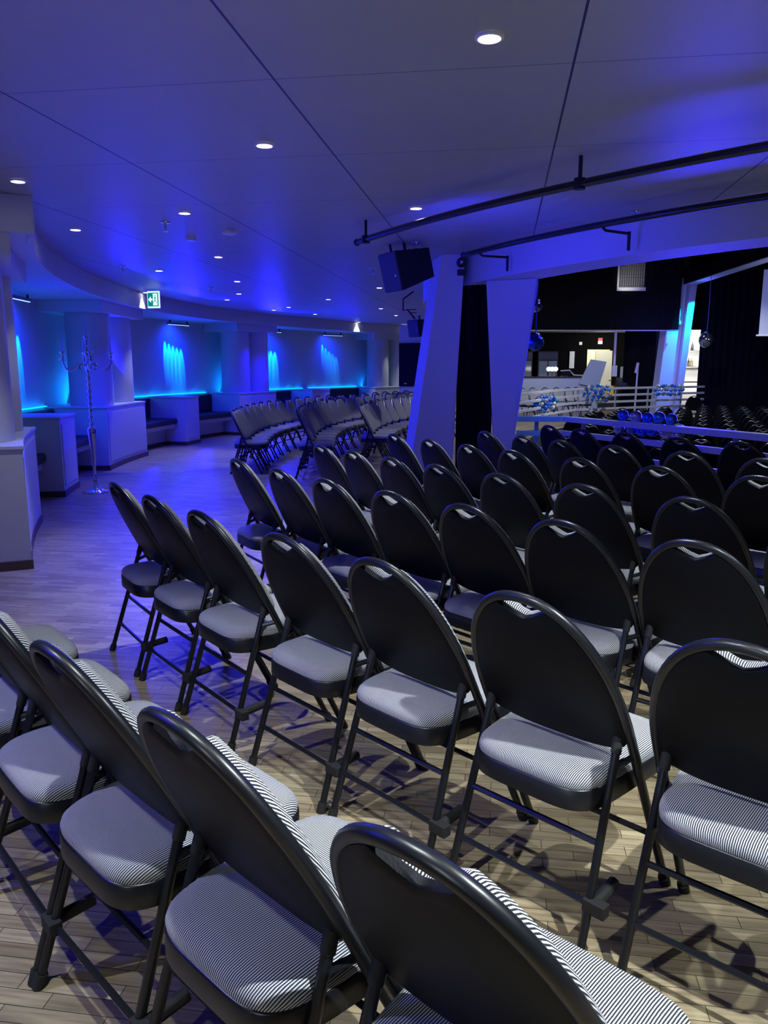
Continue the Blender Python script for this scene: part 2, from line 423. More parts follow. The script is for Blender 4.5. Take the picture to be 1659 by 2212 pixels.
# wall washers (LED bars) and their light on the wall
BARS = [(183.5, 1.0, 'nearest'), (158.0, 1.0, 'second nearest'), (143.8, 1.0, 'second farthest'), (133.8, 0.3, 'farthest')]
for th, br, nm in BARS:
    er, et = radial_frame(th)
    c = P(rw(th) - 0.17, th, 2.36)
    o = empty('wall_washer', c, R(th)); tag(o, 'slim grey LED bar under the soffit washing the wall blue, %s of the four' % nm, 'stage light')
    s = MB(); s.box(-0.025, 0.025, -0.36, 0.36, -0.02, 0.015); s.build('housing', mat('grey_housing', (0.2, 0.2, 0.22), 0.4), o, bevel=0.004)
    s = MB()
    for k in range(10): s.box(-0.012, 0.012, -0.34 + k * 0.071, -0.305 + k * 0.071, -0.026, -0.019)
    s.build('lens_strip', M_LED, o)
    s = MB(); s.box(-0.01, 0.01, -0.3, -0.27, 0.015, 0.066); s.box(-0.01, 0.01, 0.27, 0.3, 0.015, 0.066); s.build('bracket', M_BLK, o)
    for k in range(5):
        off = (-0.30 + 0.15 * k)
        p = c + et * off + Vector((0, 0, -0.04))
        spot(p, P(rw(th) + 0.03, th, 1.55) + et * off * 1.0, 170 * br, CYAN, 19, 0.6, 0.006)
    area(P(rw(th) - 0.45, th, 2.2), P(rw(th), th, 1.4), 15 * max(br, 0.6), (0.0, 0.025, 1.0), 0.8, 0.2, 150)
# hidden uplights behind the columns and the LED line along the foot of the wall
for th, e in ((174.9, 18), (165.6, 6), (150.9, 10), (144.9, 4), (128.3, 9), (124.9, 8)):
    p = P(rw(th) - 0.10, th, 1.0)
    area(p, P(rw(th + 3) - 0.02, th + 3, 1.6), e * 0.35, (0.0, 0.2, 1.0), 0.05, 0.9)
for j, (a, b) in enumerate(((195.8, 179.0), (166.0, 153.4), (144.4, 138.5), (137.5, 129.5))):
    s = MB(); s.sector(a, b, lambda t: rw(t) - 0.045, lambda t: rw(t) - 0.006, 0.932, 0.944, 10)
    tag(s.build('light_strip', M_LEDLINE), 'thin glowing blue LED line along the wall foot, %s of the four' % ['nearest', 'second nearest', 'second farthest', 'farthest'][j], 'light strip')
    n = 4
    for k in range(n):
        t = a + (b - a) * (k + 0.5) / n
        area(P(rw(t) - 0.06, t, 0.96), P(rw(t) - 0.02, t, 2.0), 0.3, (0, 0.2, 1.0), 0.04, 0.6)

# ------------------------------------------------------------------ V-shaped pillars at the pit edge
def hexo(name, pts, m_, parent=None, bev=0.0):
    s = MB(); s.hexa([Vector(p) for p in pts]); return s.build(name, m_, parent, bevel=bev)
pl = hexo('slanted_pillar', [(0.249, 8.90, 0), (0.742, 8.78, 0), (0.80, 9.25, 0), (0.17, 9.32, 0), (0.614, 8.66, CEIL), (0.852, 8.62, CEIL), (0.87, 9.05, CEIL), (0.545, 9.12, CEIL)], M_WALL, bev=0.008)
tag(pl, 'white pillar leaning right, left of the black drape', 'pillar')
pr = hexo('slanted_pillar', [(1.22, 8.45, 0), (1.30, 8.42, 0), (1.375, 8.85, 0), (1.27, 8.88, 0), (1.05, 8.38, 2.369), (1.53, 8.14, 2.369), (1.62, 8.55, 2.369), (1.12, 8.80, 2.369)], M_WALL, bev=0.008)
tag(pr, 'white pillar widening upwards, right of the black drape', 'pillar')
def curtain(name, a, b, z0, z1, folds, depth, m_, label, cat='curtain'):
    a = Vector((*a, 0)); b = Vector((*b, 0)); L = (b - a).length; d = (b - a) / L; n_ = Vector((-d.y, d.x, 0))
    N_ = folds * 8; s = MB(); vs = []; fs = []
    for i in range(N_ + 1):
        u = i / N_
        off = depth * math.sin(2 * PI * folds * u) * (0.7 + 0.3 * math.sin(11 * u + 1))
        for side in (0, 0.006):
            for z in (z0, z1):
                q = a + d * (L * u) + n_ * (off * (1.0 if z == z0 else 0.8) + side); vs.append((q.x, q.y, z))
    for i in range(N_):
        k = 4 * i; fs += [(k, k + 1, k + 5, k + 4), (k + 2, k + 6, k + 7, k + 3), (k, k + 4, k + 6, k + 2), (k + 1, k + 3, k + 7, k + 5)]
    fs += [(0, 2, 3, 1), (4 * N_, 4 * N_ + 1, 4 * N_ + 3, 4 * N_ + 2)]
    s.add(vs, fs); o = s.build(name, m_, None, smooth=True); tag(o, label, cat); return o
curtain('drape', (0.80, 8.80), (1.17, 8.62), 0.01, 2.36, 7, 0.03, M_BLACK, 'black full-height drape hanging between the two white pillars')

# pipes hung under the ceiling
def pipe(r, z, t0, t1, brk, label, up):
    o = empty('hanging_pipe', P(r, t0, z)); tag(o, label, 'pipe')
    s = MB(); n = 50
    s.tube([P(r, t0 + (t1 - t0) * i / n, z) - o.location for i in range(n + 1)], 0.024, 10)
    s.build('rail_tube', M_PIPE, o, smooth=True)
    for t in brk:
        s = MB(); p = P(r, t, 0) - Vector((o.location.x, o.location.y, 0)); er, et = radial_frame(t)
        if up:
            s.tube([p + Vector((0, 0, z - o.location.z)), p + Vector((0, 0, CEIL - o.location.z))], 0.012, 6)
            s.tube([p + Vector((0, 0, z - 0.03 - o.location.z)), p + Vector((0, 0, z + 0.03 - o.location.z))], 0.034, 8)
        else:
            q = p - er * 0.33
            zz = z - o.location.z
            s.tube([p + Vector((0, 0, zz)), p - er * 0.06 + Vector((0, 0, zz - 0.035)), q + Vector((0, 0, zz - 0.035))], 0.011, 6)
            s.tube([q + Vector((0, 0, zz - 0.02)), q + Vector((0, 0, zz - 0.16))], 0.013, 6)
        s.build('bracket', M_BLK, o)
    s = MB(); e = P(r, t0, z) - o.location; s.ball(e, 0.03, 10, 6); s.build('end_cap', M_BLK, o)
pipe(10.28, 2.52, 204.9, 236, (205.9, 219.0, 231), 'long curved black pipe hung below the ceiling, nearer of the two', True)
pipe(8.98, 2.55, 201.8, 236, (203.5, 213.7, 224.5), 'long curved black pipe running beside the ceiling beam', False)

# ------------------------------------------------------------------ downlights
dl = empty('downlight', (0, 0, CEIL))
s = MB(); s.lathe([(0.048, -0.002), (0.064, -0.002), (0.062, -0.009), (0.050, -0.011), (0.048, -0.008)], (0, 0, 0), 24); 
fr = MB()
n = 24
for (r0, z0), (r1, z1) in (((0.054, -0.0005), (0.052, -0.008)), ((0.052, -0.008), (0.042, -0.010)), ((0.042, -0.010), (0.040, -0.001))):
    vs = [(r * math.cos(2 * PI * k / n), r * math.sin(2 * PI * k / n), z) for r, z in ((r0, z0), (r1, z1)) for k in range(n)]
    fr.add(vs, [(k, (k + 1) % n, n + (k + 1) % n, n + k) for k in range(n)])
fr.build('trim_ring', M_WMET, dl, smooth=True)
s = MB(); s.lathe([(0.0395, -0.006), (0.0395, -0.0012)], (0, 0, 0), 24); s.build('lens', M_LAMP, dl)
dtree = tree_of(dl)
order = sorted(range(len(SPOTS)), key=lambda i: math.hypot(*SPOTS[i]))
for rank, i in enumerate(order):
    o = dl if rank == 0 else copy_tree(dl, dtree)
    o.location = (SPOTS[i][0], SPOTS[i][1], CEIL)
    lb = 'round glowing recessed downlight, %s closest to the camera' % ORD[rank] if rank else 'round glowing recessed downlight, the largest, near the top of the photo'
    if rank == order.index(21): lb = 'round glowing recessed downlight directly above the green exit sign'
    tag(o, lb, 'ceiling light', 'recessed downlights')
# sprinklers, detectors
sp_ = empty('sprinkler', (0, 0, CEIL))
s = MB(); s.lathe([(0.042, -0.001), (0.040, -0.008), (0.018, -0.012)], (0, 0, 0), 16); s.build('rosette', M_CHROME, sp_, smooth=True)
s = MB(); s.lathe([(0.009, -0.012), (0.008, -0.05), (0.012, -0.052), (0.006, -0.07)], (0, 0, 0), 10); s.lathe([(0.022, -0.072), (0.021, -0.075)], (0, 0, 0), 12); s.build('nozzle', M_CHROME, sp_, smooth=True)
stree = tree_of(sp_)
SPR = [((1.43, 3.07), 'at the top right corner'), ((-1.80, 6.80), 'left of the second row of downlights'), ((0.31, 7.90), 'just before the black loudspeaker'),
       ((1.93, 6.35), 'close to the beam on the right'), ((-0.13, 9.9), 'left of the loudspeaker'), ((-3.10, 9.7), 'beside the curved fascia'), ((-2.6, 12.2), 'near the exit sign')]
for j, ((x, y), w) in enumerate(SPR):
    o = sp_ if j == 0 else copy_tree(sp_, stree)
    o.location = (x, y, CEIL); tag(o, 'small chrome ceiling sprinkler ' + w, 'sprinkler', 'ceiling sprinklers')
for j, (x, y, w) in enumerate(((-1.36, 7.25, 'larger, nearer'), (-1.78, 7.6, 'smaller, farther'))):
    s = MB(); s.lathe([(0.07 - 0.02 * j, -0.001), (0.065 - 0.02 * j, -0.02), (0.04, -0.03), (0.01, -0.031)], (0, 0, 0), 20)
    o = s.build('smoke_detector', M_WMET, smooth=True); o.location = (x, y, CEIL); tag(o, w + ' flat round white detector on the blue lit ceiling', 'detector')

# ------------------------------------------------------------------ exit sign
ex = empty('exit_sign', (-3.50, 12.32, 2.50), R(-14)); tag(ex, 'small green and white emergency exit sign with an arrow, on the curved fascia', 'sign')
s = MB(); s.box(-0.10, 0.10, 0, 0.03, -0.125, 0.125); s.build('housing', mat('lit_sign_frame', (0.8, 0.85, 0.85), 0.4, emit=(0.7, 1.0, 0.95), es=0.9), ex, bevel=0.004)
s = MB(); s.box(-0.088, 0.088, -0.004, 0.0, -0.10, 0.10); s.build('green_face', mat('sign_green', (0.0, 0.25, 0.18), 0.4, emit=(0.0, 0.30, 0.22), es=0.7), ex)
s = MB(); W = mat('sign_white', (0.9, 0.95, 0.92), 0.4, emit=(0.85, 1.0, 0.95), es=1.2)
s.box(0.0, 0.07, -0.007, -0.0045, -0.085, 0.085)
s.add([(-0.08, -0.006, 0.0), (-0.035, -0.006, 0.045), (-0.035, -0.006, -0.045), (-0.08, -0.0045, 0.0), (-0.035, -0.0045, 0.045), (-0.035, -0.0045, -0.045)], [(0, 1, 2), (3, 5, 4), (0, 3, 4, 1), (1, 4, 5, 2), (2, 5, 3, 0)])
s.box(-0.035, -0.012, -0.006, -0.0045, -0.012, 0.012); s.build('arrow_and_door', W, ex)
s = MB()
s.ball((0.04, -0.009, 0.055), 0.010, 8, 6); s.tube([(0.038, -0.009, 0.04), (0.034, -0.009, 0.0)], 0.008, 6)
s.tube([(0.034, -0.009, 0.0), (0.018, -0.009, -0.03), (0.010, -0.009, -0.055)], 0.006, 6); s.tube([(0.034, -0.009, 0.0), (0.05, -0.009, -0.03), (0.058, -0.009, -0.06)], 0.006, 6)
s.tube([(0.038, -0.009, 0.035), (0.016, -0.009, 0.02)], 0.005, 6); s.tube([(0.038, -0.009, 0.035), (0.060, -0.009, 0.015)], 0.005, 6)
s.build('running_figure', mat('sign_green', (0, .25, .18)), ex)

# ------------------------------------------------------------------ candelabra
ca = empty('candelabra', (-3.50, 9.45, 0), R(8)); tag(ca, 'tall silver floor candelabra with slim pale candles, before the white plinths', 'candelabra')
s = MB(); s.lathe([(0.155, 0.0), (0.15, 0.012), (0.12, 0.025), (0.06, 0.05), (0.035, 0.09), (0.02, 0.13)], (0, 0, 0), 28); s.build('base', M_CHROME, ca, smooth=True)
prof = [(0.018, 0.13), (0.030, 0.15), (0.014, 0.18), (0.022, 0.24), (0.016, 0.28), (0.022, 0.36), (0.045, 0.70), (0.052, 0.76), (0.030, 0.79), (0.014, 0.80)]
z = 0.80
while z < 1.50:
    prof += [(0.012, z), (0.024, z + 0.020), (0.026, z + 0.028), (0.010, z + 0.05), (0.013, z + 0.072)]; z += 0.078
s = MB(); s.lathe(prof, (0, 0, 0), 18); s.build('stem', M_CHROME, ca, smooth=True)
s = MB(); s.lathe([(0.012, 1.50), (0.03, 1.53), (0.012, 1.56), (0.016, 1.60), (0.032, 1.64), (0.02, 1.69), (0.010, 1.73), (0.009, 1.76), (0.034, 1.765), (0.012, 1.77), (0.016, 1.80), (0.012, 1.82), (0.032, 1.845), (0.030, 1.85)], (0, 0, 0), 18); s.build('finial_holder', M_CHROME, ca, smooth=True)
s = MB(); s.lathe([(0.011, 1.85), (0.006, 2.10)], (0, 0, 0), 10); s.build('candle', M_CANDLE, ca, smooth=True)
for k in range(4):
    a = R(20 + 90 * k); u = Vector((math.cos(a), math.sin(a), 0))
    s = MB(); pts = []
    for q, (r_, z_) in enumerate([(0.02, 1.50), (0.06, 1.535), (0.10, 1.53), (0.135, 1.49), (0.17, 1.455), (0.21, 1.455), (0.245, 1.485), (0.262, 1.53), (0.268, 1.57)]):
        pts.append(u * r_ + Vector((0, 0, z_)))
    s.tube(pts, 0.011, 8)
    s.tube([u * 0.07 + Vector((0, 0, 1.53)), u * 0.095 + Vector((0, 0, 1.50)), u * 0.085 + Vector((0, 0, 1.465)), u * 0.06 + Vector((0, 0, 1.475))], 0.010, 6)
    arm = s.build('arm', M_CHROME, ca, smooth=True)
    c = u * 0.268
    s = MB(); s.lathe([(0.008, 1.565), (0.042, 1.572), (0.040, 1.578), (0.012, 1.582), (0.018, 1.61), (0.012, 1.635), (0.020, 1.65), (0.034, 1.668), (0.030, 1.672)], (c.x, c.y, 0), 16)
    s.build('candle_cup', M_CHROME, arm, smooth=True)
    s = MB(); s.lathe([(0.011, 1.67), (0.006, 1.87)], (c.x, c.y, 0), 10); s.build('candle', M_CANDLE, arm, smooth=True)

# ------------------------------------------------------------------ loudspeakers
def speaker(loc, rz, tilt, sc, label):
    o = empty('loudspeaker', loc, rz); tag(o, label, 'loudspeaker'); o.rotation_euler = (0, tilt, rz)
    w, d0, d1, h = 0.19 * sc, 0.16 * sc, 0.10 * sc, 0.17 * sc
    s = MB(); s.hexa([Vector(q) for q in ((-w, -d0, -h), (w, -d1, -h * 0.7), (w, d1, -h * 0.7), (-w, d0, -h), (-w, -d0, h), (w, -d1, h * 0.8), (w, d1, h * 0.8), (-w, d0, h))])
    s.build('cabinet', mat('black_speaker_paint', (0.006, 0.006, 0.008), 0.6), o, bevel=0.006)
    s = MB(); s.box(-w - 0.012, -w - 0.001, -d0 + 0.008, d0 - 0.008, -h + 0.008, h - 0.008); s.build('grille', mat('speaker_grille', (0.05, 0.05, 0.06), 0.6, bump=0.4, nscale=400), o)
    s = MB(); s.ball((-w - 0.013, -d0 * 0.6, -h * 0.2), 0.012, 8, 6); s.build('badge', M_WMET, o)
    s = MB(); s.tube([(0, 0, h * 0.9), (0, 0, h + 0.06)], 0.015, 8); s.box(-w * 0.8, -w * 0.7, -0.005, 0.005, h, h + 0.07); s.build('mount', M_BLK, o)
speaker((0.24, 7.95, 2.44), R(28), R(-14), 1.08, 'large black loudspeaker hung from the ceiling left of the slanted pillar')
speaker((0.66, 14.6, 2.20), R(40), R(-10), 0.9, 'small black loudspeaker in the distance, left of the slanted pillar')
# bracket on the beam behind the speaker
br_ = empty('wall_bracket', (0.42, 11.0, 2.2)); tag(br_, 'thin bent metal bracket on the curved beam behind the loudspeaker', 'bracket')
s = MB(); s.tube([(-0.02, 0, 0.30), (-0.16, 0, 0.20), (-0.16, 0, 0.05), (-0.10, 0, 0.06), (0.0, 0, -0.06)], 0.012, 6); s.build('arm', M_BLK, br_)
s = MB(); s.tube([(-0.08, 0, 0.06), (0.02, 0, 0.06)], 0.006, 6); s.tube([(-0.05, 0, 0.02), (0.02, 0, 0.02)], 0.006, 6); s.build('stay', M_BLK, br_)
# alarm sounder on the pillar head
al = empty('alarm_sounder', (0.80, 8.50, 2.56)); tag(al, 'round dark alarm sounder at the head of the slanted pillar', 'alarm')
Mx = Matrix.Rotation(R(90), 4, 'X')
s = MB(); s.lathe([(0.05, 0.0), (0.05, 0.03), (0.035, 0.05)], (0, 0, 0), 20, Mx); s.build('horn', M_BLK, al, smooth=True)
s = MB(); s.lathe([(0.014, 0.05), (0.01, 0.056)], (0, 0, 0), 12, Mx); s.build('centre_cap', M_WMET, al)
s = MB(); s.box(-0.04, 0.04, -0.04, 0.0, -0.13, -0.07); s.build('junction_box', M_BLK, al, bevel=0.004)

# television at the end of the curved wall
tvp = P(13.9, 121.2)
tv = empty('television', (0.95, 22.2, 1.52), R(-14)); tag(tv, 'black flat television on the far end wall behind the chair rows', 'television')
s = MB(); s.box(-0.55, 0.95, 0.0, 0.05, -0.56, 0.62); s.build('screen', M_TV, tv, bevel=0.006)
s = MB(); s.box(-0.40, -0.33, -0.004, 0.0, -0.50, -0.47); s.build('badge', M_WMET, tv)
tb = MB(); tb.box(-0.55, 1.2, 0.06, 0.14, -1.52, 1.12)
ob = tb.build('wall_television', M_WALL); ob.location = (0.95, 22.2, 1.52); ob.rotation_euler = (0, 0, R(-14)); tag(ob, kind='structure')

# ------------------------------------------------------------------ railings
def railing(name, pts, zs, w, h, post_at, label, top_w=None):
    o = empty(name, (pts[0][0], pts[0][1], 0)); tag(o, label, 'railing'); L0 = Vector((pts[0][0], pts[0][1], 0))
    P3 = [Vector((x, y, 0)) - L0 for x, y in pts]
    for j, z_ in enumerate(zs):
        s = MB(); ww = (top_w or w) if j == 0 else w; vs = []; fs = []
        for i, p in enumerate(P3):
            if i == 0: t = P3[1] - p
            elif i == len(P3) - 1: t = p - P3[i - 1]
            else: t = (P3[i + 1] - p).normalized() + (p - P3[i - 1]).normalized()
            t.normalize(); n_ = Vector((-t.y, t.x, 0)) * ww / 2
            vs += [p - n_ + Vector((0, 0, z_ - h)), p + n_ + Vector((0, 0, z_ - h)), p + n_ + Vector((0, 0, z_)), p - n_ + Vector((0, 0, z_))]
        for i in range(len(P3) - 1):
            for k in range(4): fs.append((4 * i + k, 4 * i + (k + 1) % 4, 4 * i + 4 + (k + 1) % 4, 4 * i + 4 + k))
        fs += [(3, 2, 1, 0), tuple(4 * (len(P3) - 1) + k for k in range(4))]
        s.add(vs, fs); s.build('top_rail' if j == 0 else 'rail', M_RAIL, o, bevel=0.004)
    for (x, y) in post_at:
        p = Vector((x, y, 0)) - L0; s = MB(); s.box(p.x - 0.02, p.x + 0.02, p.y - 0.02, p.y + 0.02, 0.001, zs[0] - h - 0.001); s.build('post', mat('rail_post', (0.25, 0.25, 0.3), 0.4), o)
    return o
near = [(1.50, 8.92), (2.03, 8.90), (2.60, 7.83), (2.86, 7.22), (3.20, 6.50), (3.75, 5.75), (4.6, 4.9)]
railing('railing', near, [0.95, 0.79, 0.60, 0.41], 0.05, 0.058, [(1.72, 8.91), (2.18, 8.62), (2.50, 8.02), (3.05, 6.82), (3.75, 5.75)], 'white railing behind the last near row, glowing blue, with balloons tied on', 0.11)
far = [(1.9, 14.6), (2.92, 16.86), (4.03, 19.24), (5.11, 20.92), (7.42, 22.38), (9.45, 23.5)]
railing('railing', far, [0.95, 0.77, 0.59, 0.41], 0.04, 0.06, [(4.03, 19.24), (5.11, 20.92), (6.3, 21.67), (7.42, 22.38), (8.6, 23.03)], 'white four-bar railing along the far side of the lower hall')

# ------------------------------------------------------------------ the far pillar, drapes, beam
fpp = hexo('slanted_pillar', [(8.33, 24.35, 0), (8.84, 24.35, 0), (8.84, 24.9, 0), (8.33, 24.9, 0), (8.63, 24.35, 4.1), (9.07, 24.35, 4.1), (9.07, 24.9, 4.1), (8.63, 24.9, 4.1)], M_WALL)
tag(fpp, 'distant white pillar in the lower hall beside the bar', 'pillar')
# slanting side fin carrying the bright light
fin = hexo('light_fin', [(8.85, 24.15, 0), (9.02, 24.15, 0), (9.02, 24.8, 0), (8.85, 24.8, 0), (9.08, 24.15, 4.0), (9.29, 24.15, 4.0), (9.29, 24.8, 4.0), (9.08, 24.8, 4.0)], M_WALL)
tag(fin, 'slanted fin on the distant pillar washed bright cyan', 'pillar')
spot((9.40, 23.55, 3.80), (9.13, 24.15, 2.9), 900, CYAN, 46, 1.0, 0.03)
spot((9.35, 23.3, 3.2), (8.98, 24.15, 1.2), 260, (0.0, 0.16, 1.0), 40, 1.0, 0.03)
area((7.9, 22.6, 2.2), (8.6, 24.3, 1.6), 30, (0.12, 0.1, 1.0), 0.4)  # blue fill added for the main face of the pillar
curtain('drape', (2.0, 24.1), (8.80, 24.1), 2.58, 5.05, 34, 0.03, M_BLACK, 'wide black drape hung high across the far side of the lower hall')
s = MB(); s.box(2.0, 8.78, 24.04, 24.16, 2.545, 2.575); tag(s.build('curtain_bar', mat('grey_bar', (.4, .4, .42), .4)), 'thin pale bar along the foot of the high black drape', 'bar')
curtain('drape', (9.70, 24.7), (16.5, 20.0), -0.44, 5.05, 40, 0.05, M_BLACK, 'black floor-length curtain closing the right side of the lower hall')
curtain('drape', (9.32, 24.95), (9.76, 24.75), 2.62, 5.05, 4, 0.03, M_BLACK, 'short black drape added high between the distant pillar and the long curtain')  # added sheet that keeps the world colour from showing above the bar
curtain('drape', (7.82, 26.15), (8.62, 25.5), 0.01, 2.7, 10, 0.05, M_BLACK, 'black curtain left of the distant pillar')
bm_ = hexo('ceiling_beam', [(8.95, 24.4, 3.92), (8.55, 18.0, 3.92), (8.90, 18.0, 3.92), (9.35, 24.4, 3.92), (8.95, 24.4, 4.3), (8.55, 18.0, 4.3), (8.90, 18.0, 4.3), (9.35, 24.4, 4.3)], M_BLACK)  # shade put into the colour: black sides, pale board below as lit underside
sf = hexo('soffit', [(8.96, 24.39, 3.90), (8.56, 18.01, 3.90), (8.89, 18.01, 3.90), (9.34, 24.39, 3.90), (8.96, 24.39, 3.918), (8.56, 18.01, 3.918), (8.89, 18.01, 3.918), (9.34, 24.39, 3.918)], M_WALL, bm_)
tag(bm_, 'beam under the dark ceiling lit blue, right of the high drape', 'beam')
area((9.0, 23.2, 3.3), (8.95, 21.8, 3.92), 9, (0.08, 0.12, 1.0), 0.3)
# lit grille window in the drape
gw = empty('grille_window', (7.3, 24.055, 4.1)); tag(gw, 'lit metal grille high up in the black drape', 'grille')
s = MB()
for k in range(22): s.box(-0.38, 0.38, -0.02, 0.0, -0.28 + k * 0.032, -0.272 + k * 0.032)
for k in range(12): s.box(-0.38 + k * 0.066, -0.374 + k * 0.066, -0.022, -0.002, -0.28, 0.42)
s.build('mesh', mat('grille_metal', (.45, .45, .45), .4), gw)
s = MB(); s.box(-0.43, -0.385, -0.04, 0.02, -0.40, 0.44); s.box(-0.385, 0.42, -0.04, 0.0, -0.40, -0.30); s.build('frame', M_WMET, gw)
spot((6.85, 23.3, 3.5), (7.2, 24.0, 4.0), 22, (1, .97, .9), 60, 0.9, 0.03)

# projection screen
ps = empty('projection_screen', (10.35, 20.0, 0), R(-8)); tag(ps, 'white projection screen cut by the right edge of the photo', 'screen')
s = MB(); s.box(-1.0, 1.6, 0, 0.01, 2.29, 3.85); s.build('screen_cloth', M_WALL, ps)
s = MB(); s.box(-1.06, 1.65, -0.015, 0.025, 2.25, 2.29); s.build('weight_bar', M_WMET, ps)
area((9.6, 17.6, 2.9), (9.9, 20.0, 3.2), 26, (0.35, 0.4, 1.0), 0.5)

# ------------------------------------------------------------------ far terrace: bar, coolers, doorway
bw = MB(); bw.box(2, 12.5, 30.0, 30.1, 0, 3.2); 
BWm = mat('black_wall_paint', (0.003, 0.003, 0.004), 0.9, spec=0.1)
w1 = MB(); w1.box(1.5, 7.60, 30, 30.15, 0, 2.8); w1.box(8.48, 9.6, 30, 30.15, 0, 2.8); w1.box(7.60, 8.48, 30, 30.15, 2.13, 2.8)
tag(w1.build('wall_back', BWm), kind='structure')
s = MB(); s.box(1.5, 9.0, 24.3, 33, 2.75, 2.85); tag(s.build('ceiling', M_WALL), kind='structure')
# lit room behind the doorway
s = MB(); s.box(7.2, 9.2, 31.6, 31.7, 0, 2.7); s.box(7.2, 7.3, 30.16, 31.59, 0, 2.7); s.box(9.1, 9.2, 30.16, 31.59, 0, 2.7)
tag(s.build('wall_corridor', mat('cream_wall', (0.75, 0.70, 0.5), 0.6)), kind='structure')
area((8.1, 30.9, 2.6), (8.1, 30.9, 0), 32, (1, 0.93, 0.7), 0.6)
d1 = empty('door_1', (7.80, 30.05, 0), R(4)); tag(d1, kind='structure')
s = MB(); s.box(0.02, 0.66, -0.30, -0.26, 0.01, 2.08); s.build('door_leaf', mat('cream_door', (0.62, 0.62, 0.52), 0.5), d1)
s = MB(); s.box(0.58, 0.64, -0.33, -0.31, 0.98, 1.02); s.build('door_handle', M_CHROME, d1)
area((8.0, 28.8, 2.6), (8.1, 29.8, 1.0), 16, (1, 0.95, 0.8), 0.3)
# bar counter
bc = empty('bar_counter', (4.0, 26.9, 0)); tag(bc, 'long grey bar counter with dark top across the far terrace', 'counter')
s = MB(); s.box(0, 2.85, 0, 0.6, 0.001, 1.13); s.build('front', mat('grey_panel', (0.45, 0.48, 0.55), 0.5), bc)
s = MB(); s.box(-0.02, 2.88, -0.04, 0.64, 1.131, 1.17); s.build('top', M_BLK, bc)
area((5.2, 25.2, 2.6), (5.4, 26.9, 0.6), 26, (0.6, 0.7, 1.0), 0.8)
# raised counter flap
s = MB(); c0 = [(6.55, 26.8, 0.93), (7.22, 26.8, 0.80), (7.45, 26.8, 1.66), (6.92, 26.8, 1.74)]
s.add([Vector(p) for p in c0] + [Vector(p) + Vector((0, 0.05, 0)) for p in c0], [(0, 1, 2, 3), (7, 6, 5, 4), (0, 4, 5, 1), (1, 5, 6, 2), (2, 6, 7, 3), (3, 7, 4, 0)])
o = s.build('counter_flap', mat('grey_flap', (0.40, 0.46, 0.50), 0.5)); tag(o, 'tilted grey board leaning at the end of the bar counter', 'board')
s = MB(); s.box(6.9, 7.22, 26.87, 27.3, 0.001, 0.92); o = s.build('counter_cabinet', mat('grey_flap', (0, 0, 0))); tag(o, 'small grey cabinet under the tilted board', 'cabinet')
# glass-door coolers
for j, (x0, x1) in enumerate(((4.85, 5.42), (5.62, 6.35))):
    o = empty('drinks_cooler', (x0, 29.2, 0)); tag(o, ['left', 'right'][j] + ' tall black glass-door drinks cooler behind the bar', 'cooler')
    s = MB(); w_ = x1 - x0; s.box(0, w_, 0.05, 0.7, 0.001, 2.05); s.build('cabinet', M_BLK, o)
    nn = 1 + j
    for q in range(nn):
        a = 0.04 + q * (w_ - 0.04) / nn; b = (q + 1) * (w_ - 0.04) / nn
        s = MB(); s.box(a, b, 0.03, 0.049, 0.1, 1.70); s.build('glass_door', mat('cooler_glass', (0.25, 0.30, 0.36), 0.1, spec=0.8), o)
    s = MB(); s.box(0.02, w_ - 0.02, 0.03, 0.049, 1.76, 2.0); s.build('header', mat('cooler_header', (.03, .03, .035), .4), o)
for k, (x, w) in enumerate(((5.60, 'left'), (5.72, 'middle'), (5.84, 'right'))):
    s = MB(); s.ball((0, 0, 0), 0.075, 14, 10); o = s.build('globe_lamp', mat('globe_glow', (1, 1, 1), .4, emit=(1, .96, .88), es=5), smooth=True); o.location = (x, 27.2, 1.42)
    tag(o, w + ' of three small glowing globes on a lamp above the bar counter', 'lamp', 'globe lamps on the bar')
    s = MB(); s.lathe([(0.04, -0.25), (0.04, -0.24), (0.01, -0.23), (0.01, -0.077)], (0, 0, 0), 10); s.build('stem', M_CHROME, o)
ms = empty('till_monitor', (6.15, 27.1, 1.17)); tag(ms, 'dark slanted till monitor on the bar counter', 'monitor')
s = MB(); s.hexa([Vector(q) for q in ((-0.20, 0, 0.02), (0.12, 0, 0.02), (0.14, 0.05, 0.02), (-0.18, 0.05, 0.02), (-0.08, 0, 0.17), (0.20, 0, 0.17), (0.22, 0.05, 0.17), (-0.06, 0.05, 0.17))]); s.build('screen', M_TV, ms)
s = MB(); s.box(-0.1, 0.1, 0.05, 0.2, 0.001, 0.019); s.build('foot', M_WMET, ms)
s = MB(); s.tube([(6.0, 27.15, 1.36), (6.3, 27.15, 1.38), (6.45, 27.15, 1.22), (6.9, 27.15, 1.20)], 0.02, 6); tag(s.build('white_hose', M_WMET), 'white bent hose lying on the right end of the bar', 'hose')
